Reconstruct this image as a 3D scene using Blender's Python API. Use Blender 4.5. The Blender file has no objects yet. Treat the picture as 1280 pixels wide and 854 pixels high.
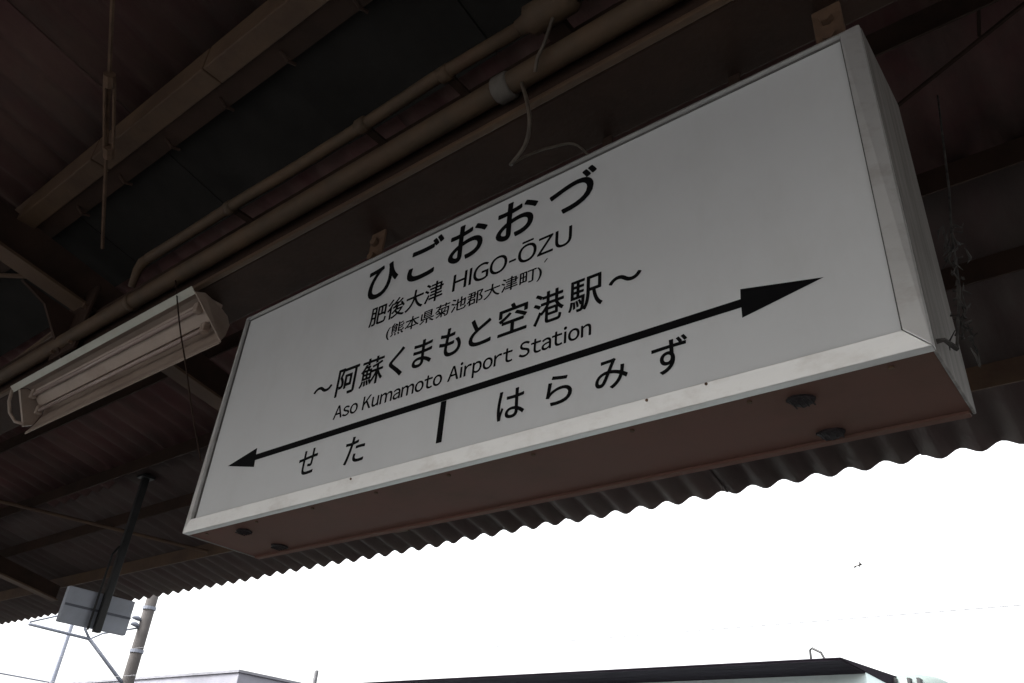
import bpy, math, random
from mathutils import Vector, Matrix
random.seed(7)
rad = math.radians
scene = bpy.context.scene
C = scene.collection

# ------------------------------------------------------------------ camera
F_PX = 1005.0166
R = ((0.78420134, -0.27263384, -0.55740384),      # rows: world X, Y, Z in (image right, image down, forward)
     (0.61660865, 0.44292182, 0.65085639),
     (0.06944085, -0.85410248, 0.51544827))
EYE = Vector((0, 0, 1.7))
cam_d = bpy.data.cameras.new('camera')
cam = bpy.data.objects.new('camera', cam_d)
C.objects.link(cam)
cam_d.sensor_width = 36.0
cam_d.lens = F_PX / 1280 * 36.0
cam_d.clip_start = 0.02
cam_d.clip_end = 3000
m = Matrix.Identity(4)
for i in range(3):
    m[i][0] = R[i][0]; m[i][1] = -R[i][1]; m[i][2] = -R[i][2]; m[i][3] = EYE[i]
cam.matrix_world = m
scene.camera = cam

# ------------------------------------------------------------------ light: bright overcast day
SUN_EL, SUN_AZ = 52, 205
world = bpy.data.worlds.new('World')
scene.world = world
world.use_nodes = True
wt = world.node_tree
bg = wt.nodes['Background']
sky = wt.nodes.new('ShaderNodeTexSky')
sky.sky_type = 'NISHITA'
sky.sun_disc = False
sky.sun_elevation = rad(SUN_EL)
sky.sun_rotation = rad(SUN_AZ)
sky.air_density = 1.6
sky.dust_density = 6.0
sky.ozone_density = 0.6
hs = wt.nodes.new('ShaderNodeHueSaturation')       # cloud cover: hardly any blue left
hs.inputs['Saturation'].default_value = 0.12
wt.links.new(sky.outputs[0], hs.inputs['Color'])
wt.links.new(hs.outputs[0], bg.inputs['Color'])
bg.inputs['Strength'].default_value = 0.15
sun_d = bpy.data.lights.new('sun', 'SUN')
sun_d.energy = 1.0
sun_d.angle = rad(25)
sun_d.color = (1.0, 0.985, 0.965)
sun = bpy.data.objects.new('sun', sun_d)
C.objects.link(sun)
az = rad(SUN_AZ)
sdir = Vector((math.sin(az) * math.cos(rad(SUN_EL)), math.cos(az) * math.cos(rad(SUN_EL)), math.sin(rad(SUN_EL))))
sun.rotation_euler = sdir.to_track_quat('Z', 'Y').to_euler()
sun.location = (0, -6, 12)
scene.view_settings.view_transform = 'Standard'
scene.view_settings.look = 'None'
scene.view_settings.gamma = 1.0
scene.view_settings.use_curve_mapping = False
scene.view_settings.exposure = 2.2

# ------------------------------------------------------------------ pixel helpers (photo pixel -> direction)
def ray(u, v):
    d = (u - 640.0, v - 427.0, F_PX)
    return Vector([sum(R[i][k] * d[k] for k in range(3)) for i in range(3)])
def at_y(u, v, y):
    d = ray(u, v); return EYE + d * (y / d.y)
def at_x(u, v, x):
    d = ray(u, v); return EYE + d * (x / d.x)
def at_z(u, v, z):
    d = ray(u, v); return EYE + d * ((z - EYE.z) / d.z)
ROOF_A, ROOF_B = 3.71, -0.218          # roof underside: z = A + B*y
def roof_z(y): return ROOF_A + ROOF_B * y
def at_roof(u, v, drop=0.0):
    d = ray(u, v); return EYE + d * ((ROOF_A - drop - EYE.z) / (d.z - ROOF_B * d.y))

# ------------------------------------------------------------------ materials
def mat(name, col, rough=0.7, metal=0.0, var=0.25, scale=6.0, col2=None, bump=0.0, stretch=(1, 1, 1),
        obj_random=0.0, spec=0.4, dirt=None, dirt_amt=0.5, dirt_scale=3.0, dirt_stretch=(1, 1, 1)):
    mt = bpy.data.materials.new(name); mt.use_nodes = True
    nt = mt.node_tree; N = nt.nodes; L = nt.links
    b = N['Principled BSDF']
    b.inputs['Roughness'].default_value = rough
    b.inputs['Metallic'].default_value = metal
    b.inputs['Specular IOR Level'].default_value = spec
    tc = N.new('ShaderNodeTexCoord')
    mp = N.new('ShaderNodeMapping'); mp.inputs['Scale'].default_value = stretch
    L.new(tc.outputs['Object'], mp.inputs['Vector'])
    nz = N.new('ShaderNodeTexNoise'); nz.inputs['Scale'].default_value = scale
    nz.inputs['Detail'].default_value = 6; nz.inputs['Roughness'].default_value = 0.62
    L.new(mp.outputs[0], nz.inputs['Vector'])
    if obj_random:
        oi = N.new('ShaderNodeObjectInfo')
        ad = N.new('ShaderNodeVectorMath'); ad.operation = 'SCALE'; ad.inputs[0].default_value = (31, 17, 23)
        L.new(oi.outputs['Random'], ad.inputs['Scale'])
        L.new(ad.outputs[0], mp.inputs['Location'])
    cr = N.new('ShaderNodeMix'); cr.data_type = 'RGBA'
    c2 = col2 if col2 else tuple(c * (1 - var) for c in col)
    c1 = col if col2 else tuple(min(1, c * (1 + var)) for c in col)
    cr.inputs[6].default_value = (*c1, 1); cr.inputs[7].default_value = (*c2, 1)
    rp = N.new('ShaderNodeMapRange'); rp.inputs[1].default_value = 0.32; rp.inputs[2].default_value = 0.68
    L.new(nz.outputs[0], rp.inputs[0]); L.new(rp.outputs[0], cr.inputs[0])
    out = cr.outputs[2]
    if dirt:
        mp2 = N.new('ShaderNodeMapping'); mp2.inputs['Scale'].default_value = dirt_stretch
        L.new(tc.outputs['Object'], mp2.inputs['Vector'])
        n2 = N.new('ShaderNodeTexNoise'); n2.inputs['Scale'].default_value = dirt_scale; n2.inputs['Detail'].default_value = 8
        n2.inputs['Roughness'].default_value = 0.7
        L.new(mp2.outputs[0], n2.inputs['Vector'])
        r2 = N.new('ShaderNodeMapRange'); r2.inputs[1].default_value = 0.5; r2.inputs[2].default_value = 0.75; r2.inputs[4].default_value = dirt_amt
        L.new(n2.outputs[0], r2.inputs[0])
        mx = N.new('ShaderNodeMix'); mx.data_type = 'RGBA'; mx.inputs[7].default_value = (*dirt, 1)
        L.new(r2.outputs[0], mx.inputs[0]); L.new(out, mx.inputs[6]); out = mx.outputs[2]
    if obj_random:
        hv = N.new('ShaderNodeHueSaturation')
        mr = N.new('ShaderNodeMapRange'); mr.inputs[3].default_value = 1 - obj_random; mr.inputs[4].default_value = 1 + obj_random
        L.new(oi.outputs['Random'], mr.inputs[0]); L.new(mr.outputs[0], hv.inputs['Value'])
        L.new(out, hv.inputs['Color']); out = hv.outputs[0]
    L.new(out, b.inputs['Base Color'])
    if bump:
        bp = N.new('ShaderNodeBump'); bp.inputs['Strength'].default_value = bump; bp.inputs['Distance'].default_value = 0.004
        n3 = N.new('ShaderNodeTexNoise'); n3.inputs['Scale'].default_value = 60; n3.inputs['Detail'].default_value = 5
        L.new(mp.outputs[0], n3.inputs['Vector'])
        L.new(n3.outputs[0], bp.inputs['Height']); L.new(bp.outputs[0], b.inputs['Normal'])
    return mt

M = dict(
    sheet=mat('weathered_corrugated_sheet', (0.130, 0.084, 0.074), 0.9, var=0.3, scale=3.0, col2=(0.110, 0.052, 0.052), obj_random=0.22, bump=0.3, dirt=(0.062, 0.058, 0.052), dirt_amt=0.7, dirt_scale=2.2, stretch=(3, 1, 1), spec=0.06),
    sheet_shade=mat('shade_toned_corrugated_sheet', (0.084, 0.054, 0.045), 0.9, scale=3.0, col2=(0.064, 0.032, 0.031), obj_random=0.22, bump=0.3, dirt=(0.045, 0.042, 0.038), dirt_amt=0.7, dirt_scale=2.2, stretch=(3, 1, 1), spec=0.06),  # shaded copy of the sheet, darkened against stronger light near the ridge
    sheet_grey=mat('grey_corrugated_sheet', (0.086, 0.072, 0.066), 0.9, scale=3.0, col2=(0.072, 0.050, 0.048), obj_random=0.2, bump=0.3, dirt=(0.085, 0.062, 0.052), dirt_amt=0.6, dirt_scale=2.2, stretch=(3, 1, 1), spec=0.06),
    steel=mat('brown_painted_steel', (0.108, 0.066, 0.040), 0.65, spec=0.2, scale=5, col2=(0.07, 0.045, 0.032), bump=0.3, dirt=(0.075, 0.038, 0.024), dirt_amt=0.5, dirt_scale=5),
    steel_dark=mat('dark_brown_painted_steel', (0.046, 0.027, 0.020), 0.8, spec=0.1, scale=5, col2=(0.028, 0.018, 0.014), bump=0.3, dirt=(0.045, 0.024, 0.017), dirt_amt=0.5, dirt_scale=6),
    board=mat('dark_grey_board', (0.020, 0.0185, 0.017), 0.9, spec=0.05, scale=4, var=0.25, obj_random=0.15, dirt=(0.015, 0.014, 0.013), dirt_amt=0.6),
    conduit=mat('olive_painted_conduit', (0.096, 0.060, 0.036), 0.65, spec=0.2, scale=9, col2=(0.060, 0.043, 0.029), dirt=(0.075, 0.04, 0.026), dirt_amt=0.7, dirt_scale=7),
    pale_band=mat('pale_tape', (0.11, 0.096, 0.083), 0.7, scale=30, var=0.2),
    cable=mat('dusty_cable', (0.085, 0.066, 0.05), 0.6, scale=30, var=0.3),
    black=mat('black_painted_steel', (0.018, 0.018, 0.019), 0.5, scale=12, var=0.4),
    face=mat('milky_acrylic_panel', (0.60, 0.608, 0.615), 0.35, scale=1.2, var=0.04, dirt=(0.50, 0.50, 0.49), dirt_amt=0.45, dirt_scale=3.0, dirt_stretch=(1.4, 1, 0.7), spec=0.4),
    alu=mat('dull_aluminium_trim', (0.64, 0.635, 0.625), 0.5, metal=0.6, scale=4, var=0.1, stretch=(0.3, 1, 1), dirt=(0.40, 0.36, 0.33), dirt_amt=0.6, dirt_scale=18, dirt_stretch=(0.5, 1, 1), bump=0.1),
    alu_side=mat('streaked_grey_side', (0.235, 0.22, 0.205), 0.7, metal=0.1, scale=5, var=0.25, stretch=(1, 9, 0.5), dirt=(0.10, 0.085, 0.078), dirt_amt=0.85, dirt_scale=8, dirt_stretch=(1, 5, 0.5)),
    redbrown=mat('red_brown_enamel', (0.170, 0.084, 0.066), 0.75, spec=0.06, scale=2.5, col2=(0.15, 0.088, 0.07), dirt=(0.105, 0.072, 0.052), dirt_amt=0.8, dirt_scale=3.4),
    shade_strip=mat('recess_shade_grey', (0.10, 0.095, 0.09), 0.8, scale=30, var=0.3),  # dark grey standing for shade inside the frame recess
    ink=mat('black_lettering', (0.005, 0.005, 0.0055), 0.8, spec=0.08, scale=20, var=0.2),
    rust=mat('rusty_iron', (0.13, 0.075, 0.045), 0.9, scale=18, col2=(0.07, 0.04, 0.025), bump=0.6),
    vent=mat('rust_darkened_vent', (0.022, 0.015, 0.016), 0.9, scale=60, var=0.6, bump=0.8),
    lampwhite=mat('aged_white_enamel', (0.335, 0.262, 0.215), 0.5, scale=6, var=0.1, dirt=(0.22, 0.145, 0.11), dirt_amt=0.7, dirt_scale=9, dirt_stretch=(0.4, 1, 1)),
    tube=mat('unlit_fluorescent_glass', (0.36, 0.28, 0.25), 0.25, scale=4, var=0.05),
    lip=mat('greenish_white_enamel', (0.42, 0.42, 0.365), 0.5, scale=6, var=0.1, dirt=(0.4, 0.33, 0.25), dirt_amt=0.5, dirt_scale=12),
    web=mat('dusty_web', (0.042, 0.038, 0.035), 0.95, scale=40, var=0.75),
    signback=mat('blue_grey_sheet_metal', (0.42, 0.45, 0.52), 0.55, scale=5, var=0.12, dirt=(0.25, 0.25, 0.27), dirt_amt=0.4),
    concrete=mat('platform_concrete', (0.062, 0.063, 0.064), 0.9, scale=1.5, var=0.15, bump=0.4, dirt=(0.048, 0.05, 0.05), dirt_amt=0.6, dirt_scale=1.2),
    polecon=mat('spun_concrete', (0.054, 0.049, 0.047), 0.9, scale=4, var=0.2, bump=0.4, dirt=(0.042, 0.036, 0.032), dirt_amt=0.6),
    galv=mat('galvanised_steel', (0.13, 0.14, 0.17), 0.55, metal=0.3, scale=8, var=0.15),
    gravel=mat('ballast_ground', (0.052, 0.051, 0.050), 0.95, scale=25, var=0.35, bump=0.8),
    wall_cyan=mat('pale_cyan_siding', (0.68, 0.80, 0.80), 0.7, scale=2, var=0.06, dirt=(0.4, 0.45, 0.45), dirt_amt=0.3),
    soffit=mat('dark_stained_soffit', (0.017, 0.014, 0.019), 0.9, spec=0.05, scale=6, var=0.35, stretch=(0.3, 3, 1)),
    wall_grey=mat('pale_grey_render', (0.20, 0.20, 0.23), 0.85, scale=2, var=0.08, dirt=(0.15, 0.145, 0.16), dirt_amt=0.4),
    roofgrey=mat('grey_flashing', (0.16, 0.16, 0.18), 0.6, scale=5, var=0.2),
    glass=mat('dark_window_glass', (0.02, 0.022, 0.028), 0.08, scale=3, var=0.3, spec=0.6),
    tankmat=mat('pale_glass_fibre', (0.11, 0.135, 0.128), 0.5, scale=3, var=0.06),
    porcelain=mat('brown_porcelain', (0.03, 0.027, 0.025), 0.3, scale=8, var=0.2),
    overhead=mat('weathered_overhead_wire', (0.13, 0.13, 0.14), 0.7, scale=8, var=0.2),
    copper=mat('dark_wire', (0.05, 0.05, 0.055), 0.6, scale=8, var=0.2),
)

# ------------------------------------------------------------------ mesh helpers
class MB:
    def __init__(s): s.v = []; s.f = []
    def add(s, vs, fs):
        o = len(s.v); s.v += [tuple(v) for v in vs]; s.f += [tuple(i + o for i in f) for f in fs]; return s
    def box(s, x0, x1, y0, y1, z0, z1):
        return s.add([(x0, y0, z0), (x1, y0, z0), (x1, y1, z0), (x0, y1, z0), (x0, y0, z1), (x1, y0, z1), (x1, y1, z1), (x0, y1, z1)],
                     [(3, 2, 1, 0), (4, 5, 6, 7), (0, 1, 5, 4), (1, 2, 6, 5), (2, 3, 7, 6), (3, 0, 4, 7)])
    def prism(s, prof, axis, a, b):
        # prof: 2-D ring; axis 'x' -> (y,z), 'y' -> (x,z), 'z' -> (x,y)
        n = len(prof); vs = []
        for t in (a, b):
            for p, q in prof:
                vs.append({'x': (t, p, q), 'y': (p, t, q), 'z': (p, q, t)}[axis])
        fs = [tuple(range(n))[::-1], tuple(range(n, 2 * n))] + [(i, (i + 1) % n, n + (i + 1) % n, n + i) for i in range(n)]
        return s.add(vs, fs)
    def tube(s, pts, r, seg=8, cap=True):
        pts = [Vector(p) for p in pts]; n = len(pts); rs = r if isinstance(r, (list, tuple)) else [r] * n
        up = None; rings = []
        for i, p in enumerate(pts):
            t = (pts[min(i + 1, n - 1)] - pts[max(i - 1, 0)]).normalized()
            if up is None:
                up = t.orthogonal().normalized()
            else:
                up = (up - t * up.dot(t)).normalized()
            sd = t.cross(up)
            rings.append([p + (up * math.cos(2 * math.pi * k / seg) + sd * math.sin(2 * math.pi * k / seg)) * rs[i] for k in range(seg)])
        vs = [v for rg in rings for v in rg]; fs = []
        for i in range(n - 1):
            for k in range(seg):
                fs.append((i * seg + k, i * seg + (k + 1) % seg, (i + 1) * seg + (k + 1) % seg, (i + 1) * seg + k))
        if cap:
            fs += [tuple(range(seg))[::-1], tuple(range((n - 1) * seg, n * seg))]
        return s.add(vs, fs)
    def mesh(s, name, material, smooth=False):
        me = bpy.data.meshes.new(name); me.from_pydata(s.v, [], s.f); me.update()
        if material: me.materials.append(material)
        if smooth:
            for p in me.polygons: p.use_smooth = True
        return me
    def build(s, name, material, parent=None, smooth=False, bevel=0.0, loc=None):
        o = bpy.data.objects.new(name, s.mesh(name, material, smooth)); C.objects.link(o)
        if loc is not None: o.location = loc
        if parent is not None: o.parent = parent
        if bevel:
            b = o.modifiers.new('bevel', 'BEVEL'); b.width = bevel; b.segments = 2; b.limit_method = 'ANGLE'
        return o
def tag(o, label, cat, group=None):
    o['label'] = label; o['category'] = cat
    if group: o['group'] = group
    return o
def thing(name, label, cat, loc=(0, 0, 0), group=None):
    o = bpy.data.objects.new(name, None); C.objects.link(o); o.location = loc; o.empty_display_size = 0.1
    return tag(o, label, cat, group)
def part(mb, name, material, parent, smooth=False, bevel=0.0):
    """mesh given in world coordinates, parented without moving it"""
    o = mb.build(name, material, None, smooth, bevel)
    p = parent; off = Vector((0, 0, 0))
    while p is not None: off += p.location; p = p.parent
    o.parent = parent; o.location = -off
    return o
def copy_part(o, parent, loc):
    c = o.copy(); C.objects.link(c); c.parent = parent; c.location = loc; return c

# ------------------------------------------------------------------ setting
g = MB().box(-400, 400, -400, 400, -1.35, -1.05).build('ground', M['gravel']); g['kind'] = 'structure'
pf = MB().box(-30, 20, -3.3, 3.0, -1.046, 0.0).build('platform', M['concrete']); pf['kind'] = 'structure'

# ------------------------------------------------------------------ canopy
X0, X1 = -17.5, 16.5
RIDGE_Y = -0.62
canopy = thing('platform_canopy', 'brown steel platform canopy with dark corrugated roof sheets', 'canopy', (1.9, 1.02, 0))
PITCH, AMP = 0.1385, 0.0145
NW = 6                                   # waves to a sheet
def sheet_mesh(ya, yb, mirror=False, waves=NW, material='sheet'):
    mb = MB(); seg = waves * 8
    vs = []; fs = []
    ny = 3
    for side in (0, 1):
        for j in range(ny + 1):
            y = ya + (yb - ya) * j / ny
            for i in range(seg + 3):
                x = i * PITCH / 8
                z = AMP * math.cos(2 * math.pi * i / 8) + (y - ya) * (-ROOF_B if mirror else ROOF_B) + (0.005 if side else 0)
                vs.append((x, y - ya, z))
    w = seg + 3; h = (ny + 1) * w
    for j in range(ny):
        for i in range(w - 1):
            a = j * w + i
            fs.append((a, a + 1, a + w + 1, a + w)); fs.append((h + a, h + a + w, h + a + w + 1, h + a + 1))
    for i in range(w - 1):
        fs.append((i, h + i, h + i + 1, i + 1)); k = ny * w + i; fs.append((k, k + 1, h + k + 1, h + k))
    for j in range(ny):
        a = j * w; fs.append((a, a + w, h + a + w, h + a)); b = j * w + w - 1; fs.append((b, h + b, h + b + w, b + w))
    me = mb.add(vs, fs).mesh('roof_sheet', M[material], True)
    return me
rows = [(1.945, 3.2, 0.0), (0.69, 2.05, 0.008), (RIDGE_Y, 0.80, 0.016)]
XS = -0.614 - PITCH * NW * 20            # a crest of the waves stands at x = -0.614
def plate_sheets():
    def lay(ya, yb, lift, x0, x1, waves, mirror, material='sheet'):
        y_in = 2 * RIDGE_Y - yb if mirror else ya
        z_in = roof_z(yb) if mirror else roof_z(ya)
        me = sheet_mesh(y_in, 2 * RIDGE_Y - ya if mirror else yb, mirror, waves, material)
        x, k = x0, 0
        while x < x1 - 0.01:
            o = bpy.data.objects.new('roof_sheet', me); C.objects.link(o); o.parent = canopy
            o.location = Vector((x, y_in + random.uniform(-0.008, 0.008), z_in + lift + AMP + 0.003 * random.uniform(-1, 1) + 0.002 * (k % 2))) - canopy.location
            o.rotation_euler = (rad(random.uniform(-0.15, 0.15)), 0, 0)
            x += PITCH * waves; k += 1
    xm = XS + PITCH * NW * 22
    for (ya, yb, lift), mt_ in zip(rows, ('sheet_grey', 'sheet', 'sheet_shade')):  # row tones offset uneven light: ridge row darkened, middle row lightened
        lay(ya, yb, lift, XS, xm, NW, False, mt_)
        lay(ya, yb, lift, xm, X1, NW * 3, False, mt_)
    for ya, yb, lift in rows[1:] + [(1.86, 2.2, 0.0)]:      # the slope on the other side of the ridge
        lay(ya, yb, lift, XS, X1, NW * 3, True)
plate_sheets()
part(MB().prism([(RIDGE_Y - 0.25, roof_z(RIDGE_Y) + 0.02), (RIDGE_Y, roof_z(RIDGE_Y) + 0.075), (RIDGE_Y + 0.25, roof_z(RIDGE_Y) + 0.02),
                 (RIDGE_Y + 0.25, roof_z(RIDGE_Y) + 0.028), (RIDGE_Y, roof_z(RIDGE_Y) + 0.085), (RIDGE_Y - 0.25, roof_z(RIDGE_Y) + 0.028)], 'x', XS, X1), 'ridge_cap', M['sheet'], canopy)
part(MB().box(XS, X1, 2 * RIDGE_Y - 2.23, 2 * RIDGE_Y - 2.205, roof_z(2.2) - 0.13, roof_z(2.2) + 0.02), 'added_sky_blocker', M['steel_dark'], canopy)  # unseen board on the back eave, added to keep sky light off the sign
# purlins: steel angles under the sheets
def purlin(y, w=0.05, d=0.075, material='steel_dark', x0=X0, x1=X1):
    zt = roof_z(y) - 0.006
    prof = [(y, zt), (y + w, zt + ROOF_B * w), (y + w, zt + ROOF_B * w - 0.007), (y + 0.007, zt - 0.008), (y + 0.007, zt - d), (y, zt - d)]
    return part(MB().prism(prof, 'x', x0, x1), 'purlin', M[material], canopy)
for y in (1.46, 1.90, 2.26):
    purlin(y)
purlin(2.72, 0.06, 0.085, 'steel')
for y in (-0.15, -1.35, -2.2, -3.1):
    zt = ROOF_A + ROOF_B * abs(y - RIDGE_Y) + ROOF_B * RIDGE_Y - 0.01 if y < RIDGE_Y else roof_z(y) - 0.006
    part(MB().box(X0, X1, y - 0.03, y + 0.03, zt - 0.08, zt - 0.004), 'purlin', M['steel_dark'], canopy)
# the long angle with hook bolts that carries the upper edge of the boards
yA = 0.60
zA = roof_z(yA)
xj = [X0, -7.4, -4.6, -2.38, -1.74, -0.2, 4.3, X1]
for i in range(len(xj) - 1):             # lengths butted with a small gap
    part(MB().box(xj[i] + 0.003, xj[i + 1] - 0.003, yA - 0.004, yA + 0.062, zA - 0.115 + 0.002 * (i % 2), zA - 0.02), 'carrier_beam', M['steel'], canopy, bevel=0.004)
part(MB().box(X0, X1, yA + 0.0625, yA + 0.13, zA - 0.105, zA - 0.095), 'carrier_flange', M['steel_dark'], canopy)
for i in range(16):                      # hook bolts along it
    x = -4.7 + i * 0.29
    pts = [(x, yA + 0.09, zA - 0.06), (x, yA + 0.095, zA - 0.108), (x + 0.008, yA + 0.115, zA - 0.128), (x + 0.01, yA + 0.14, zA - 0.12)]
    part(MB().tube(pts, 0.0055, 6), 'hook_bolt', M['steel_dark'], canopy)
# flat boards between the carrier and the main beam
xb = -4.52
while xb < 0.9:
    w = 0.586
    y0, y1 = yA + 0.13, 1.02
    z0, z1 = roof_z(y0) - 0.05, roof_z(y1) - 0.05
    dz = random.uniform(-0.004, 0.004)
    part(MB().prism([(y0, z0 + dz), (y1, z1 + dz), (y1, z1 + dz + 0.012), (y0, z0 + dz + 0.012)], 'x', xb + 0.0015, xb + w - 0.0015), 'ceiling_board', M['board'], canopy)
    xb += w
# main beam
BY0, BY1, BZ0, BZ1 = 0.93, 1.115, 3.035, 3.235
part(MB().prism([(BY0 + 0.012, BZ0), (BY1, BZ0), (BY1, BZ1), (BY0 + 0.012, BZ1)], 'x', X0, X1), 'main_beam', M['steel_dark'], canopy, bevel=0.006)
part(MB().box(X0, X1, BY0 - 0.006, BY0 + 0.0115, BZ0 - 0.002, BZ0 + 0.012), 'beam_lip', M['steel'], canopy, bevel=0.003)
# rafters
RX = [-14.1, -10.4, -6.65, -2.93, 0.82, 4.55, 8.3, 12.0]
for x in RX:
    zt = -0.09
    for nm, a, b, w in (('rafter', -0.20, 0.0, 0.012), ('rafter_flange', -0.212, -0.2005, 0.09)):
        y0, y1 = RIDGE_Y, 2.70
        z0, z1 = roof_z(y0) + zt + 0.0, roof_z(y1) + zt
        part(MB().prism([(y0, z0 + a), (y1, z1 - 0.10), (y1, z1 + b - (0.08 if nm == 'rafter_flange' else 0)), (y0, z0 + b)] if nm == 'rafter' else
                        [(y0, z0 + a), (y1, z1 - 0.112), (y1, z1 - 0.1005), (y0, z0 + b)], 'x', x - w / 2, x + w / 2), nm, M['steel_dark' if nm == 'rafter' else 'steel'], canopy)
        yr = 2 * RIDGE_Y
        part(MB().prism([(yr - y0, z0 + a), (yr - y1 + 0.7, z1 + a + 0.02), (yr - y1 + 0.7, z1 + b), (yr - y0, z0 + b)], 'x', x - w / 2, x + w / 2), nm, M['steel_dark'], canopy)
    # gusset where the rafter sits on the main beam
    part(MB().prism([(0.70, roof_z(0.7) - 0.29), (0.80, 3.22), (0.90, 3.08), (0.925, 3.04), (0.925, roof_z(0.925) - 0.28)], 'x', x - 0.03, x - 0.016), 'gusset_plate', M['steel_dark'], canopy)
    part(MB().box(x - 0.10, x + 0.10, BY0 - 0.02, BY0 - 0.0065, BZ0 + 0.02, BZ1 + 0.09), 'splice_plate', M['steel_dark'], canopy, bevel=0.003)
    for sx in (-0.07, 0.07):
        for sz in (0.05, 0.2):
            part(MB().tube([(x + sx, BY0 - 0.034, BZ0 + sz), (x + sx, BY0 - 0.0205, BZ0 + sz)], 0.011, 6), 'bolt', M['rust'], canopy)
# columns (beside and behind the picture)
for x in (1.9, -8.6, 9.6, -16.1):
    part(MB().box(x - 0.075, x + 0.075, 0.945, 1.095, 0.0, BZ0 - 0.004), 'column', M['steel_dark'], canopy, bevel=0.01)
for x in RX:
    if x < -3 or x > 4: part(MB().box(x - 0.07, x + 0.07, -2.5, -2.36, 0.0, 3.1), 'column', M['steel_dark'], canopy, bevel=0.01)
# brace rods under the roof
def rod(pts, r, name='brace_rod', material='steel_dark'):
    return part(MB().tube(pts, r, 6), name, M[material], canopy)
b1 = [at_roof(143, -60, 0.11), at_roof(137, 100, 0.16), at_roof(136, 190, 0.18), at_roof(128, 310, 0.22)]
rd = rod([b1[0], b1[3]], 0.0065, material='rust')
tb = MB()
dv = (b1[2] - b1[1]); sd = dv.cross(Vector((0, 0, 1))).normalized() * 0.013
tb.tube([b1[1] + sd, b1[2] + sd], 0.0055, 6); tb.tube([b1[1] - sd, b1[2] - sd], 0.0055, 6)
for t in (0, 1):
    c = b1[1] + dv * t; tb.tube([c - dv.normalized() * 0.02, c + dv.normalized() * 0.02], 0.017, 8)
o = tb.build('turnbuckle', M['rust']); o.parent = rd; o.location = canopy.location * 0 - rd.location - canopy.location
rod([at_roof(-40, 617, 0.09), at_roof(163, 666, 0.09), at_roof(260, 690, 0.09)], 0.011, material='steel')
rod([at_roof(-40, 495, 0.10), at_roof(104, 388, 0.10)], 0.010, material='steel')
rod([at_roof(-30, 343, 0.10), at_roof(72, 347, 0.10)], 0.010, material='steel')
rod([at_roof(1120, 134, 0.06), at_roof(1300, -11, 0.06)], 0.006)
rod([at_roof(1222, -40, 0.05), at_roof(1224, 45, 0.05)], 0.004)

# ------------------------------------------------------------------ station name sign
SX0, SX1, SZ0, SZ1, SY = -1.8776, -0.152, 2.2624, 2.9016, 1.0
SD = 0.227
sign = thing('station_name_sign', 'long white station name board with black lettering hung from the main beam', 'sign', ((SX0 + SX1) / 2, SY + SD / 2, SZ0))
FR = 0.030
FRT = 0.021
FY = SY + 0.006                          # plane of the face sheet, behind the frame
back = SY + SD
# cabinet shell: bottom, top, back are red-brown, the ends streaked grey
part(MB().box(SX0 + 0.004, SX1 - 0.004, SY + 0.020, back, SZ0 + 0.001, SZ0 + 0.006), 'bottom_panel', M['redbrown'], sign)
part(MB().box(SX0 + 0.004, SX1 - 0.004, SY + 0.020, back, SZ1 - 0.006, SZ1 - 0.001), 'top_panel', M['redbrown'], sign)
part(MB().box(SX0 + 0.004, SX1 - 0.004, back - 0.005, back + 0.001, SZ0 + 0.0065, SZ1 - 0.0065), 'back_panel', M['redbrown'], sign)
for xa, xb_ in ((SX0 - 0.001, SX0 + 0.0035), (SX1 - 0.0035, SX1 + 0.001)):
    part(MB().box(xa, xb_, SY + 0.0195, back + 0.002, SZ0 - 0.001, SZ1 + 0.001), 'end_panel', M['alu_side'], sign, bevel=0.0015)
part(MB().box(SX0 + 0.006, SX1 - 0.006, back - 0.012, back + 0.0035, SZ0 - 0.0035, SZ0 + 0.0007), 'rear_edge_strip', M['redbrown'], sign)
part(MB().box(SX0 + FR - 0.006, SX1 - FR + 0.006, FY, FY + 0.004, SZ0 + FR - 0.006, SZ1 - FRT + 0.006), 'face_panel', M['face'], sign)
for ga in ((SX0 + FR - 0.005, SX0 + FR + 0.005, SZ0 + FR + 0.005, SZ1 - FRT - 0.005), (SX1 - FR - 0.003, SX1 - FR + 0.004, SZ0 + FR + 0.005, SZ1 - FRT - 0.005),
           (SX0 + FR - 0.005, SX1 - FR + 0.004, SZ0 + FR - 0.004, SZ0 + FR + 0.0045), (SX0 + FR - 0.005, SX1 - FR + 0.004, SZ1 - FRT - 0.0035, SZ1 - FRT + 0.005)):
    part(MB().box(ga[0], ga[1], FY - 0.0022, FY - 0.0002, ga[2], ga[3]), 'shade_strip', M['shade_strip'], sign)  # dark strips that paint the recess shadow round the face sheet
# mitred frame bars, sloping back towards the outside
def bar(name, a, b, ai, bi, backs=(0.0065, 0.0065)):
    # a,b outer ends (x,z); ai,bi inner ends
    yi, yb = SY - 0.005, SY + 0.0185
    ya_, yb_ = yi + backs[0], yi + backs[1]
    vs = [(a[0], ya_, a[1]), (b[0], yb_, b[1]), (bi[0], yi, bi[1]), (ai[0], yi, ai[1]),
          (a[0], yb, a[1]), (b[0], yb, b[1]), (bi[0], yb, bi[1]), (ai[0], yb, ai[1])]
    # a narrow flat inner lip
    return part(MB().add(vs, [(0, 1, 2, 3), (7, 6, 5, 4), (4, 5, 1, 0), (5, 6, 2, 1), (6, 7, 3, 2), (7, 4, 0, 3)]), name, M['alu'], sign, bevel=0.0012)
e = 0.0006
o_ = [(SX0, SZ0), (SX1, SZ0), (SX1, SZ1), (SX0, SZ1)]
i_ = [(SX0 + FR, SZ0 + FR), (SX1 - FR, SZ0 + FR), (SX1 - FR, SZ1 - FRT), (SX0 + FR, SZ1 - FRT)]
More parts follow.
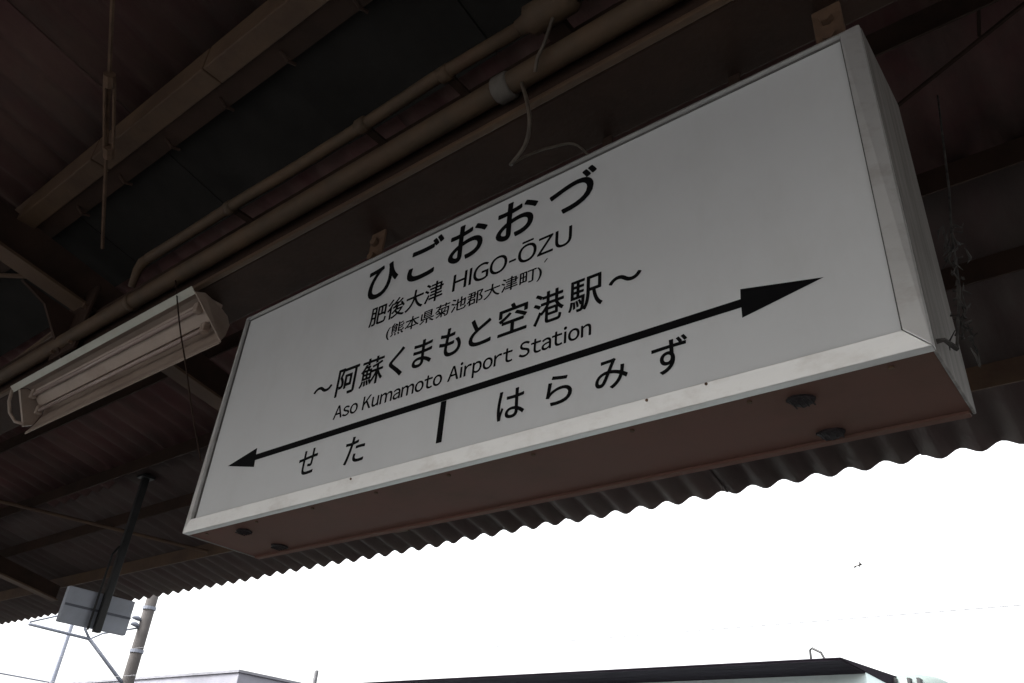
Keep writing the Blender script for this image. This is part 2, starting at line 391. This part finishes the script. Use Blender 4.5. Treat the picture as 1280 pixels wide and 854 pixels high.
for k in range(4):
    k2 = (k + 1) % 4
    dx = (e if k == 0 else -e if k == 2 else 0); dz_ = (e if k == 1 else -e if k == 3 else 0)
    bar('frame_bar', (o_[k][0] + dx, o_[k][1] + dz_), (o_[k2][0] - dx, o_[k2][1] - dz_), (i_[k][0] + dx, i_[k][1] + dz_), (i_[k2][0] - dx, i_[k2][1] - dz_), ((0.0065, 0.0065), (0.0065, 0.015), (0.015, 0.015), (0.015, 0.0065))[k])
for sx, sz in ((1.313, 0.026), (1.415, 0.027), (0.62, 0.025)):
    if sz:
        yy = SY - 0.002
        part(MB().tube([(SX0 + sx, yy - 0.003, SZ0 + sz), (SX0 + sx, yy + 0.006, SZ0 + sz)], 0.0026, 8), 'screw', M['rust'], sign)
# lettering (measured on the frame's plane, moved back to the face sheet)
def face_pt(x, z, lift):
    k = FY / SY
    return ((SX0 + x) * k, FY - lift, EYE.z + (SZ0 + z - EYE.z) * k)
def glyphs(txt, x0, x1, z0, z1, name='lettering', bold=0.0, words=False):
    """print one run of characters; bold (metres) thickens the strokes by that much on each side"""
    cu = bpy.data.curves.new(name, 'FONT'); cu.body = txt; cu.size = 1.0; cu.fill_mode = 'FRONT'; cu.resolution_u = 6
    ob = bpy.data.objects.new('tmp_text', cu); C.objects.link(ob)
    dg = bpy.context.evaluated_depsgraph_get()
    me = bpy.data.meshes.new_from_object(ob.evaluated_get(dg))
    bpy.data.objects.remove(ob); bpy.data.curves.remove(cu)
    co = [(v.co.x, v.co.y) for v in me.vertices]; fs = [tuple(p.vertices) for p in me.polygons]
    bpy.data.meshes.remove(me)
    a, b = min(c[0] for c in co), max(c[0] for c in co); c_, d = min(c[1] for c in co), max(c[1] for c in co)
    kx_, kz_ = (x1 - x0 - 2 * bold) / (b - a), (z1 - z0 - 2 * bold) / (d - c_)
    co = [(x0 + bold + (x - a) * kx_, z0 + bold + (z - c_) * kz_) for x, z in co]
    runs = [fs]
    if words:                            # split at the spaces: one part for each word
        order = sorted(fs, key=lambda f: min(co[i][0] for i in f)); runs = [[]]; right = -9
        for f in order:
            lo = min(co[i][0] for i in f)
            if runs[-1] and lo - right > words: runs.append([])
            runs[-1].append(f); right = max(right, max(co[i][0] for i in f))
    for rf in runs:
        mb = MB(); n = 10 if bold else 0
        for k in range(n + 1):
            ox, oz = (0, 0) if k == n else (bold * math.cos(2 * math.pi * k / n), bold * math.sin(2 * math.pi * k / n))
            used = sorted({i for f in rf for i in f}); ix = {v: j for j, v in enumerate(used)}
            mb.add([face_pt(co[i][0] + ox, co[i][1] + oz, 0.0006 + 0.00003 * k) for i in used], [tuple(ix[i] for i in f) for f in rf])
        part(mb, name, M['ink'], sign)
for ch, x0, x1, z0, z1 in (('ひ', .546, .653, .487, .583), ('ご', .685, .793, .488, .597), ('お', .814, .925, .488, .591), ('お', .952, 1.063, .490, .592), ('づ', 1.092, 1.208, .494, .592)):
    glyphs(ch, x0, x1, z0, z1, bold=0.0023)
glyphs('肥後大津', .578, .812, .406, .461, bold=0.0009)
glyphs('(熊本県菊池郡大津町)', .647, 1.084, .349, .389, bold=0.0005)
for ch, x0, x1, z0, z1 in (('～', .421, .487, .270, .289), ('阿', .503, .575, .243, .316), ('蘇', .584, .658, .244, .316), ('く', .674, .721, .242, .316),
                           ('ま', .748, .805, .246, .313), ('も', .824, .886, .246, .317), ('と', .907, .966, .247, .314), ('空', .983, 1.055, .248, .320),
                           ('港', 1.069, 1.141, .243, .316), ('駅', 1.151, 1.226, .243, .315), ('～', 1.238, 1.306, .271, .291)):
    glyphs(ch, x0, x1, z0, z1, bold=0.0015 if ch == '～' else 0.0010 if ch in '蘇駅港' else 0.0014)
for ch, x0, x1, z0, z1 in (('せ', .424, .487, .067, .128), ('た', .580, .643, .062, .125), ('は', .999, 1.063, .064, .124), ('ら', 1.110, 1.166, .065, .124), ('み', 1.213, 1.277, .066, .124), ('ず', 1.321, 1.386, .065, .129)):
    glyphs(ch, x0, x1, z0, z1, bold=0.0008)
def outline(ch):
    cu = bpy.data.curves.new('t', 'FONT'); cu.body = ch; cu.size = 1.0; cu.fill_mode = 'FRONT'; cu.resolution_u = 6
    ob = bpy.data.objects.new('tmp_text', cu); C.objects.link(ob)
    me = bpy.data.meshes.new_from_object(ob.evaluated_get(bpy.context.evaluated_depsgraph_get()))
    bpy.data.objects.remove(ob); bpy.data.curves.remove(cu)
    r = ([(v.co.x, v.co.y) for v in me.vertices], [tuple(p.vertices) for p in me.polygons])
    bpy.data.meshes.remove(me); return r
def latin(txt, x0, x1, z_base, cap, bold):
    cur = 0.0; runs = [[]]; capH = max(c[1] for c in outline('Ｈ')[0]); base = min(c[1] for c in outline('Ｈ')[0]); capH -= base
    round_l = 'OŌGoaeds'
    for i, ch in enumerate(txt):
        if ch == ' ':
            cur += 0.30; runs.append([]); continue
        if ch == '-':
            co, fs = [(0, base + capH * .34), (.26, base + capH * .34), (.26, base + capH * .43), (0, base + capH * .43)], [(0, 1, 2, 3)]
        elif ch == 'I':
            co, fs = [(0, base), (.085, base), (.085, base + capH), (0, base + capH)], [(0, 1, 2, 3)]
        else:
            co, fs = outline(chr(ord('O' if ch == 'Ō' else ch) + 0xFEE0))
        a = min(c[0] for c in co); w = max(c[0] for c in co) - a
        if ch == 'Ō':
            n = len(co); co = co + [(a + w * .2, base + capH * 1.13), (a + w * .8, base + capH * 1.13), (a + w * .8, base + capH * 1.22), (a + w * .2, base + capH * 1.22)]; fs = fs + [(n, n + 1, n + 2, n + 3)]
        runs[-1].append(([(c[0] - a + cur, c[1] - base) for c in co], fs))
        gap = 0.125
        if ch in round_l: gap -= 0.03
        if i + 1 < len(txt) and txt[i + 1] in round_l: gap -= 0.03
        if ch in 'rtAKZ' or (i + 1 < len(txt) and txt[i + 1] in 'tAZ'): gap -= 0.035
        cur += w + gap; last = cur - gap
    kx_, kz_ = (x1 - x0) / last, cap / capH
    for rn in runs:
        mb = MB()
        for co, fs in rn:
            for k in range(9):
                ox, oz = (0, 0) if k == 8 else (bold * math.cos(math.pi * k / 4), bold * math.sin(math.pi * k / 4))
                mb.add([face_pt(x0 + x * kx_ + ox, z_base + z * kz_ + oz, 0.0006 + 0.00003 * k) for x, z in co], fs)
        part(mb, 'lettering', M['ink'], sign)
latin('HIGO-ŌZU', .841, 1.152, .4115, .0435, 0.0007)
latin('Aso Kumamoto Airport Station', .515, 1.202, .1860, .0320, 0.0007)
def flat(name, pts):
    return part(MB().add([face_pt(x, z, 0.0005) for x, z in pts], [tuple(range(len(pts)))]), name, M['ink'], sign)
flat('direction_arrow', [(.130, .152), (.247, .1265), (.2445, .1445), (1.479, .1445), (1.479, .1255), (1.607, .152), (1.480, .1785), (1.479, .1600), (.2425, .1600), (.241, .1775)])
flat('line_mark', [(.8505, .0545), (.8655, .0545), (.8655, .1440), (.8505, .1440)])
flat('scuff_mark', [(1.087, .3905), (1.090, .3895), (1.097, .397), (1.094, .398)])
# vents in the bottom
for u, v in ((1003, 500), (1040, 541), (305, 664), (349, 683)):
    c = at_z(u, v, SZ0)
    ring = []
    n = 14
    for k in range(n):
        a = 2 * math.pi * k / n; r = 1 + random.uniform(-0.18, 0.18)
        ring.append((c.x + 0.021 * r * math.cos(a), c.y + 0.019 * r * math.sin(a)))
    vo = part(MB().prism(ring, 'z', SZ0 - 0.003, SZ0 + 0.0006), 'drain_vent', M['vent'], sign)
    mesh_b = MB()
    for k in range(4):
        mesh_b.tube([(c.x - 0.014 + 0.009 * k, c.y - 0.014, SZ0 - 0.005), (c.x - 0.014 + 0.009 * k, c.y + 0.014, SZ0 - 0.005)], 0.0012, 5)
    w_ = mesh_b.build('vent_wire', M['vent']); w_.parent = vo; w_.location = -vo.location - sign.location
for i in range(9):
    x = SX0 + 0.06 + i * (SX1 - SX0 - 0.12) / 8
    part(MB().tube([(x, SY + 0.033, SZ0 - 0.002), (x, SY + 0.033, SZ0 + 0.002)], 0.004, 8), 'screw', M['rust'], sign)
# hangers up to the beam
def hanger(u, v):
    c = at_y(u, v, SY + 0.055)
    x = c.x
    mb = MB()
    mb.box(x - 0.026, x + 0.026, SY + 0.05, SY + 0.058, SZ1 - 0.002, BZ0 - 0.001)
    mb.box(x - 0.026, x + 0.026, SY + 0.0585, SY + 0.10, SZ1 + 0.001, SZ1 + 0.008)
    h = part(mb, 'hanger_bracket', M['rust'], sign, bevel=0.002)
    for z in (SZ1 + 0.045, BZ0 - 0.04):
        b = MB().tube([(x, SY + 0.036, z), (x, SY + 0.0495, z)], 0.012, 6).build('bolt', M['rust']); b.parent = h; b.location = -h.location - sign.location
hanger(475, 292); hanger(1032, 12)
for u, v in ((760, 100), (915, 75)):
    c = at_y(u, v, SY + 0.10)
    part(MB().box(c.x - 0.012, c.x + 0.012, SY + 0.10, SY + 0.106, SZ1 - 0.001, BZ0 - 0.001), 'hanger_strap', M['steel_dark'], sign)

# ------------------------------------------------------------------ fluorescent fitting
LX0, LX1 = -3.30, -2.02
fit = thing('fluorescent_light', 'unlit white trough fluorescent light under the beam beside the sign', 'light', ((LX0 + LX1) / 2, 0.99, 3.034))
N_ = (0.905, 2.985); Fp = (0.985, 2.835)
def shell(name, ring_in, t, x0, x1, material, smooth=False):
    # open section extruded along x with thickness t (offset away from the opening)
    n = len(ring_in); out = []
    for i in range(n):
        p0 = Vector(ring_in[max(i - 1, 0)]); p1 = Vector(ring_in[min(i + 1, n - 1)])
        d = (p1 - p0).normalized(); out.append((ring_in[i][0] - d.y * -t, ring_in[i][1] + d.x * -t * -1))
    ring = list(ring_in) + out[::-1]
    return part(MB().prism(ring, 'x', x0, x1), name, M[material], fit, smooth)
sec = [N_, (0.935, 2.998), (0.985, 2.985), (1.016, 2.955), (1.02, 2.92), (1.004, 2.87), Fp]
def shell2(name, prof, x0, x1, t, material):
    mb = MB(); n = len(prof); vs = []; cy, cz = 0.945, 2.91
    for x in (x0, x1):
        for s_ in (0, 1):
            for (y, z) in prof:
                d = Vector((y - cy, z - cz)).normalized() * (t * s_)
                vs.append((x, y + d.x, z + d.y))
    fs = []
    for i in range(n - 1):
        fs += [(i, i + 1, 2 * n + i + 1, 2 * n + i), (n + i, 3 * n + i, 3 * n + i + 1, n + i + 1), (i, n + i, n + i + 1, i + 1), (2 * n + i, 2 * n + i + 1, 3 * n + i + 1, 3 * n + i)]
    fs += [(0, 2 * n, 3 * n, n), (n - 1, 2 * n - 1, 4 * n - 1, 3 * n - 1)]
    return part(mb.add(vs, fs), name, M[material], fit)
shell2('reflector', sec, LX0 + 0.10, LX1, 0.002, 'lampwhite')
# folded lips
part(MB().prism([(N_[0] - 0.015, N_[1] + 0.014), (N_[0] + 0.003, N_[1] - 0.003), (N_[0] + 0.005, N_[1] - 0.001), (N_[0] - 0.013, N_[1] + 0.016)], 'x', LX0 + 0.05, LX1 - 0.004), 'upper_lip', M['lip'], fit)
part(MB().prism([(Fp[0] + 0.001, Fp[1] - 0.0005), (Fp[0] - 0.006, Fp[1] - 0.013), (Fp[0] - 0.003, Fp[1] - 0.0145), (Fp[0] + 0.004, Fp[1] - 0.002)], 'x', LX0 + 0.12, LX1 + 0.001), 'lower_lip', M['lampwhite'], fit)
capring = [(N_[0], N_[1])] + sec[1:-1] + [Fp]
part(MB().prism(capring, 'x', LX1 - 0.003, LX1 + 0.001), 'end_cap', M['lampwhite'], fit)
part(MB().tube([(LX0 + 0.05, N_[0] - 0.004, N_[1] + 0.004), (LX0 + 0.02, 0.915, 2.955), (LX0 + 0.015, 0.935, 2.915), (LX0 + 0.045, 0.955, 2.88), (LX0 + 0.10, 0.972, 2.862)], 0.006, 8), 'end_rim', M['lampwhite'], fit, True)
part(MB().prism([(N_[0] + 0.006, N_[1] - 0.002), (0.935, 2.996), (0.985, 2.983), (1.012, 2.955), (1.016, 2.92), (1.0, 2.87), (Fp[0] - 0.012, Fp[1] + 0.02)], 'x', LX0 + 0.085, LX0 + 0.0995), 'end_cap', M['lampwhite'], fit)
part(MB().box(LX0 + 0.08, LX1 - 0.06, 0.955, 1.03, 3.0015, 3.033), 'ballast_spine', M['lampwhite'], fit, bevel=0.004)
for dy, dz in ((0.950, 2.966), (0.988, 2.916)):
    part(MB().tube([(LX0 + 0.15, dy, dz), (LX1 - 0.06, dy, dz)], 0.0075, 10), 'fluorescent_tube', M['tube'], fit, True)
    for xx in (LX0 + 0.125, LX1 - 0.06):
        part(MB().box(xx, xx + 0.024, dy - 0.010, dy + 0.012, dz - 0.012, dz + 0.02), 'lamp_holder', M['lampwhite'], fit, bevel=0.003)
part(MB().prism([(0.945, 2.982), (0.988, 2.936), (1.008, 2.948), (0.985, 2.978)], 'x', LX0 + 0.13, LX1 - 0.01), 'channel_cover', M['lampwhite'], fit)

for ch in fit.children:                 # the right-hand end is cut on a slant
    if ch.name.split('.')[0] in ('reflector', 'end_cap', 'lower_lip'):
        for v in ch.data.vertices:
            if v.co.x > -2.5: v.co.x += 0.075 * max(0.0, (2.985 - v.co.z) / 0.15)
# ------------------------------------------------------------------ conduits and cables
c0, c1 = at_y(186, 322, 0.85), at_y(650, 36, 0.85)
zc = (c0.z + c1.z) / 2
cond = thing('cable_conduit', 'thin olive conduit running above the main beam to a junction box', 'conduit', (c1.x, 0.85, zc))
xsn = [c0.x + (c1.x - c0.x) * i / 6 for i in range(7)]
part(MB().tube([(x, 0.85 + 0.003 * math.sin(i * 2.1), zc + 0.004 * math.sin(i * 1.7)) for i, x in enumerate(xsn)], 0.0165, 10), 'pipe', M['conduit'], cond, True)
for x in (c0.x + 0.45, c0.x + 1.02, c1.x - 0.22):
    part(MB().tube([(x - 0.014, 0.85, zc), (x + 0.014, 0.85, zc)], 0.0205, 10), 'coupling', M['conduit'], cond, True)
    part(MB().box(x - 0.011, x + 0.011, 0.85 + 0.018, 0.935, zc - 0.004, zc + 0.004), 'pipe_clip', M['steel_dark'], cond)
jx = at_y(678, 14, 0.85).x
part(MB().tube([(c1.x - 0.004, 0.85, zc), (c1.x + 0.02, 0.85, zc), (c1.x + 0.03, 0.85, zc), (jx + 0.07, 0.85, zc), (jx + 0.085, 0.85, zc)], [0.018, 0.022, 0.035, 0.035, 0.026], 12), 'junction_box', M['conduit'], cond, True)
part(MB().tube([(jx + 0.084, 0.85, zc), (0.9, 0.85, zc)], 0.0165, 10), 'pipe', M['conduit'], cond, True)
part(MB().box(jx - 0.02, jx + 0.03, 0.853, BY0 + 0.0115, zc - 0.012, zc + 0.012), 'box_bracket', M['steel_dark'], cond)
ins = at_y(172, 336, 0.85)
part(MB().tube([(c0.x, 0.85, zc), (c0.x - 0.03, 0.85, zc - 0.002), (c0.x - 0.05, 0.85, zc - 0.03), (c0.x - 0.055, 0.852, zc - 0.09)], [0.016, 0.018, 0.015, 0.011], 8), 'elbow', M['conduit'], cond, True)
# large pipe strapped to the front of the beam
pz = 3.105
big = thing('beam_pipe', 'thicker dark pipe strapped along the front face of the main beam', 'pipe', (-0.87, 0.905, pz))
part(MB().tube([(X0, 0.907, pz), (-6, 0.906, pz - .004), (-3, 0.907, pz + 0.003), (-1.6, 0.905, pz), (-0.5, 0.906, pz + 0.004), (X1, 0.907, pz)], 0.027, 12), 'pipe', M['conduit'], big, True)
kx = at_y(622, 130, 0.89).x
part(MB().tube([(kx - 0.022, 0.906, pz), (kx - 0.018, 0.906, pz), (kx + 0.018, 0.906, pz), (kx + 0.022, 0.906, pz)], [0.028, 0.0325, 0.0325, 0.028], 14), 'strap_band', M['pale_band'], big, True)
for x in (-2.45, -3.9, -5.6):
    part(MB().tube([(x - 0.012, 0.906, pz), (x + 0.012, 0.906, pz)], 0.030, 12), 'strap_band', M['conduit'], big, True)
def cable(name, label, pts, r, material='cable', cat='cable'):
    # smooth the polyline
    P = [Vector(p) for p in pts]; Q = []
    for i in range(len(P) - 1):
        p0, p1, p2, p3 = P[max(i - 1, 0)], P[i], P[i + 1], P[min(i + 2, len(P) - 1)]
        for k in range(6):
            t = k / 6
            Q.append(0.5 * ((2 * p1) + (p2 - p0) * t + (2 * p0 - 5 * p1 + 4 * p2 - p3) * t * t + (3 * p1 - p0 - 3 * p2 + p3) * t ** 3))
    Q.append(P[-1])
    o = MB().tube([q - P[0] for q in Q], r, 6).build(name, M[material], None, True, loc=P[0])
    return tag(o, label, cat)
yk = 0.90
cable('hanging_cable', 'curved brown cable drooping from the strapped pipe towards the sign top',
      [(kx + 0.055, 0.90, pz - 0.025), at_y(659, 128, 0.893), at_y(662, 155, 0.90), at_y(656, 182, 0.93), at_y(638, 206, 0.96)], 0.0044)
cable('feed_cable', 'thin pale cable arching over the top edge of the sign',
      [at_y(640, 206, 0.96), at_y(660, 194, 0.985), at_y(690, 184, 1.03), at_y(722, 182, 1.06), (at_y(760, 190, 1.1).x, 1.09, SZ1 + 0.004)], 0.0030)
cable('tail_cable', 'short thin cable dropping from the junction box to the strapped pipe',
      [(jx + 0.03, 0.85, zc - 0.036), at_y(680, 55, 0.86), at_y(672, 72, 0.87), at_y(669, 90, 0.885)], 0.004)
cable('slack_wire', 'fine dark wire stretched across the fluorescent light to the sign edge',
      [(at_y(217, 356, 0.9).x, 0.9, pz - 0.02), at_y(225, 410, 0.885), at_y(232, 455, 0.90), at_y(241, 520, 0.97), at_y(251, 576, 1.008)], 0.0022, 'steel_dark', 'wire')

# ------------------------------------------------------------------ cobweb clump by the sign's end
def cobweb():
    base = at_y(1196, 436, 1.06)
    top = at_roof(1172, 120, 0.03)
    t = thing('cobweb', 'sooty cobweb with caught debris hanging beside the grey end of the sign', 'cobweb', base)
    mid = at_y(1186, 235, 1.25)
    part(MB().tube([top, at_y(1178, 170, 1.42), mid, at_y(1189, 290, 1.17), at_y(1199, 360, 1.1), base], 0.0022, 5), 'strand', M['web'], t)
    for k in range(46):
        q = random.random()
        v0 = 270 + q * 165; u0 = 1186 + q * 22 + random.gauss(0, 6)
        yy = 1.14 - 0.06 * q + random.uniform(-0.03, 0.03)
        a = at_y(u0, v0, yy); b = at_y(u0 + random.uniform(-13, 13), v0 + random.uniform(-6, 34), yy + random.uniform(-0.02, 0.03))
        mdl = (a + b) / 2 + Vector((random.uniform(-.006, .006), random.uniform(-.01, .01), random.uniform(-.006, .004)))
        part(MB().tube([a, mdl, b], [0.0007, random.uniform(0.0010, 0.0026), 0.0006], 5), 'strand', M['web'], t)
    for k in range(16):
        q = random.random() ** 0.6
        c = at_y(1190 + q * 18 + random.gauss(0, 6), 300 + q * 132, 1.12 - 0.05 * q)
        mb = MB(); vs = []
        for i in range(6):
            vs.append(c + Vector((random.uniform(-1, 1), random.uniform(-1, 1), random.uniform(-1.3, 1.3))) * 0.0042)
        mb.add(vs, [(0, 1, 2), (0, 2, 3), (1, 2, 4), (3, 4, 5), (0, 1, 5), (2, 3, 5)])
        part(mb, 'dust_clump', M['web'], t)
    s0 = at_y(1180, 425, 1.03)
    part(MB().tube([(SX1 + 0.001, s0.y, s0.z), s0, base], [0.004, 0.003, 0.004], 5), 'strand', M['web'], t)
cobweb()

# ------------------------------------------------------------------ small hanging sign at the eave
HX = -4.4
hs_ = thing('hanging_platform_sign', 'small blue grey sign box hung on black posts below the eave', 'sign', (HX, 2.04, roof_z(2.04)))
part(MB().box(HX - 0.05, HX - 0.015, 1.842, 2.205, 2.424, 2.60), 'box', M['signback'], hs_, bevel=0.004)
part(MB().box(HX - 0.0148, HX - 0.009, 1.845, 2.203, 2.505, 2.516), 'rail', M['galv'], hs_)
part(MB().box(HX - 0.0085, HX + 0.02, 2.018, 2.056, 2.405, roof_z(2.04) - 0.01), 'post', M['black'], hs_, bevel=0.003)
part(MB().tube([(HX + 0.0, 1.992, 2.41), (HX + 0.0, 1.992, 2.80), (HX, 2.016, 2.85)], 0.006, 8), 'stay_rod', M['black'], hs_)
part(MB().box(HX - 0.03, HX + 0.04, 2.0, 2.075, roof_z(2.04) - 0.02, roof_z(2.04) - 0.006), 'top_plate', M['black'], hs_)

# ------------------------------------------------------------------ overhead line poles
PX, PY = -23.7, 12.3
pole = thing('concrete_pole', 'thick brown grey concrete pole carrying an overhead line bracket', 'pole', (PX, PY, -1.05))
part(MB().tube([(PX, PY, -1.2), (PX, PY, 10.2)], [0.19, 0.145], 20), 'shaft', M['polecon'], pole, True)
for z in (5.2, 6.4, 8.0):
    part(MB().tube([(PX, PY, z), (PX, PY, z + 0.09)], 0.19, 16), 'band', M['galv'], pole)
def px_pole(u, v): return at_x(u, v, PX + 0.0)
e0, e1, e2 = px_pole(36, 780), px_pole(112, 799), px_pole(146, 845)
jn = (PX, PY - 0.15, e2.z - 0.15)
part(MB().tube([e0, e1], 0.04, 8), 'bracket_tube', M['galv'], pole, True)
part(MB().tube([e1, e2, jn], 0.05, 8), 'bracket_strut', M['galv'], pole, True)
part(MB().tube([e0 + Vector((0, 0, .05)), px_pole(76, 769), (PX, PY - 0.15, 7.2)], 0.025, 8), 'bracket_stay', M['galv'], pole, True)
part(MB().tube([e1, px_pole(106, 786), px_pole(112, 772)], 0.035, 8), 'drop_tube', M['galv'], pole, True)
part(MB().tube([e1, px_pole(128, 792), (PX, PY - 0.15, px_pole(160, 782).z)], 0.025, 8), 'registration_arm', M['galv'], pole, True)
for u, v in ((166, 771), (164, 779)):
    a = px_pole(u, v)
    part(MB().tube([a, a.lerp(Vector((PX, PY - 0.1, a.z - 0.02)), 0.5), (PX, PY - 0.1, a.z - 0.05)], [0.05, 0.07, 0.03], 8), 'insulator', M['galv'], pole, True)
QX, QY = -36.4, 15.75
p2 = thing('steel_mast', 'slim grey steel mast standing beyond the concrete pole', 'pole', (QX, QY, -1.05))
part(MB().tube([(QX, QY, -1.2), (QX, QY, 8.3)], [0.13, 0.11], 12), 'shaft', M['galv'], p2, True)
part(MB().tube([(QX, QY, 8.3), (QX, QY, 8.45)], 0.14, 12), 'cap', M['galv'], p2)
a1 = at_x(20, 846, QX); 
part(MB().tube([(QX, QY, a1.z), (QX, a1.y - 2.5, a1.z + 0.05)], 0.03, 6), 'arm', M['galv'], p2)
# overhead wires run along the far track
def wire(name, label, y, z, x0, x1, r, sag=0.0):
    pts = [(x0 + (x1 - x0) * i / 24 - x0, 0, -sag * (1 - (2 * (i / 24) - 1) ** 2)) for i in range(25)]
    o = MB().tube(pts, r, 6).build(name, M['overhead'], None, loc=(x0, y, z)); return tag(o, label, 'wire')
W1 = at_z(1080, 772, 4.2); W2 = at_z(1072, 707, 5.0)
wire('contact_wire', 'lower thin overhead line wire above the building roof', W1.y, 4.2, -45, 40, 0.006)
wire('messenger_wire', 'upper faint overhead line wire carrying a small insulator', W2.y, 5.0, -45, 40, 0.005, 0.0)
wi = thing('line_insulator', 'tiny dark insulator clamped on the upper overhead wire', 'insulator', (W2.x, W2.y, 5.0))
part(MB().tube([(W2.x - 0.05, W2.y, 4.985), (W2.x - 0.015, W2.y, 5.0), (W2.x + 0.015, W2.y, 5.0), (W2.x + 0.05, W2.y, 5.02)], [0.02, 0.012, 0.012, 0.022], 8), 'body', M['porcelain'], wi)
part(MB().tube([(W2.x + 0.02, W2.y, 4.97), (W2.x + 0.03, W2.y, 5.05)], 0.008, 6), 'clamp', M['copper'], wi)

# ------------------------------------------------------------------ buildings across the tracks
EX, EY, EZ = -3.72, 11.6, 3.93
bR = thing('trackside_building', 'low building with pale cyan wall under deep dark eaves across the tracks', 'building', (-12, 15, -1.05))
part(MB().box(-22, EX, 12.65, 18.5, -1.06, EZ), 'wall', M['wall_cyan'], bR)
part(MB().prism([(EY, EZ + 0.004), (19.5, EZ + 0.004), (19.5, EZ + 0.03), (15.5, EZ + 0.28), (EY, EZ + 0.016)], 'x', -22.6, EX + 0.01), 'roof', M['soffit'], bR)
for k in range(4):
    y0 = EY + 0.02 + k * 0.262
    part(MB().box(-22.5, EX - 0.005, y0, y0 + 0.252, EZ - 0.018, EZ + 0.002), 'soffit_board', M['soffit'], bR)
vp = at_y(1018, 822, 12.0)
part(MB().tube([(vp.x - 0.05, 12.0, EZ + 0.04), (vp.x - 0.05, 12.0, EZ + 0.21), (vp.x - 0.02, 12.0, EZ + 0.235), (vp.x + 0.1, 12.0, EZ + 0.17), (vp.x + 0.15, 12.0, EZ + 0.06)], 0.018, 8), 'vent_pipe', M['black'], bR)
for x in (-20, -17, -14, -11, -8):
    w = part(MB().box(x, x + 1.6, 12.62, 12.648, 1.0, 2.3), 'window', M['glass'], bR)
    fr = MB().box(x - 0.05, x + 1.65, 12.60, 12.64, 2.302, 2.36).box(x - 0.05, x + 1.65, 12.60, 12.64, 0.94, 0.998).box(x + 0.77, x + 0.83, 12.605, 12.619, 1.0, 2.3).build('frame', M['galv'])
    fr.parent = w; fr.location = -w.location - bR.location
LBX, LBY, LBZ = -21.0, 14.0, 4.92
yb2 = at_z(365, 852, LBZ).y
bL = thing('flat_roofed_building', 'pale grey flat roofed building with dark windows near the concrete pole', 'building', (-27, 16, -1.05))
part(MB().box(-40, LBX, LBY, max(yb2, 17.0), -1.06, LBZ - 0.07), 'wall', M['wall_grey'], bL)
part(MB().box(-40.05, LBX + 0.05, LBY - 0.05, max(yb2, 17.0) + 0.05, LBZ - 0.069, LBZ), 'parapet_coping', M['roofgrey'], bL)
for x0, x1, zz in ((-30.6, -28.6, 4.62), (-28.3, -25.6, 4.62), (-24.3, -23.2, 4.52), (-21.8, -21.2, 4.45)):
    w = part(MB().box(x0, x1, LBY - 0.02, LBY - 0.002, 3.3, zz), 'window', M['glass'], bL)
    sl = MB().box(x0 - 0.06, x1 + 0.06, LBY - 0.12, LBY - 0.002, 3.2, 3.298).build('sill', M['galv']); sl.parent = w; sl.location = -w.location - bL.location

# pale rounded tank beside the low building
TC = at_y(1127, 842, 14.0)
tk = thing('water_tank', 'pale rounded tank top with dark slots beside the cyan building', 'tank', (TC.x, 14.6, -1.05))
prof = [(0.0, 4.19), (0.22, 4.18), (0.40, 4.14), (0.52, 4.07), (0.58, 3.97), (0.60, 3.85), (0.60, -1.05)]
mb = MB(); seg = 28; vs = []; fs = []
for r_, z in prof:
    for k in range(seg):
        a = 2 * math.pi * k / seg; vs.append((TC.x + r_ * math.cos(a), 14.6 + r_ * math.sin(a), z))
for i in range(len(prof) - 1):
    for k in range(seg): fs.append((i * seg + k, (i + 1) * seg + k, (i + 1) * seg + (k + 1) % seg, i * seg + (k + 1) % seg))
part(mb.add(vs, fs), 'shell', M['tankmat'], tk, True)
for u in (1106, 1119, 1137, 1149):
    q = at_y(u, 851, 14.02)
    part(MB().box(q.x - 0.022, q.x + 0.022, 13.96, 14.3, q.z - 0.12, q.z + 0.035), 'slot', M['black'], tk)
pp = at_y(1276, 818, 13.0)
o = MB().tube([(0, 0, 0), (0, 0, pp.z + 1.0), (0, 0, pp.z + 1.07)], [0.11, 0.10, 0.06], 16).build('pale_post', M['wall_grey'], None, True, loc=(pp.x + 0.05, 13.0, -1.05))
tag(o, 'pale lilac grey post top standing right of the rounded tank', 'post')
dp = at_y(396, 838, 12.0)
o = MB().tube([(0, 0, 0), (0, 0, dp.z + 1.03), (0, 0, dp.z + 1.05)], [0.05, 0.045, 0.03], 10).build('dark_post', M['copper'], None, True, loc=(dp.x, 12.0, -1.05))
tag(o, 'short dark post top between the two far buildings', 'post')
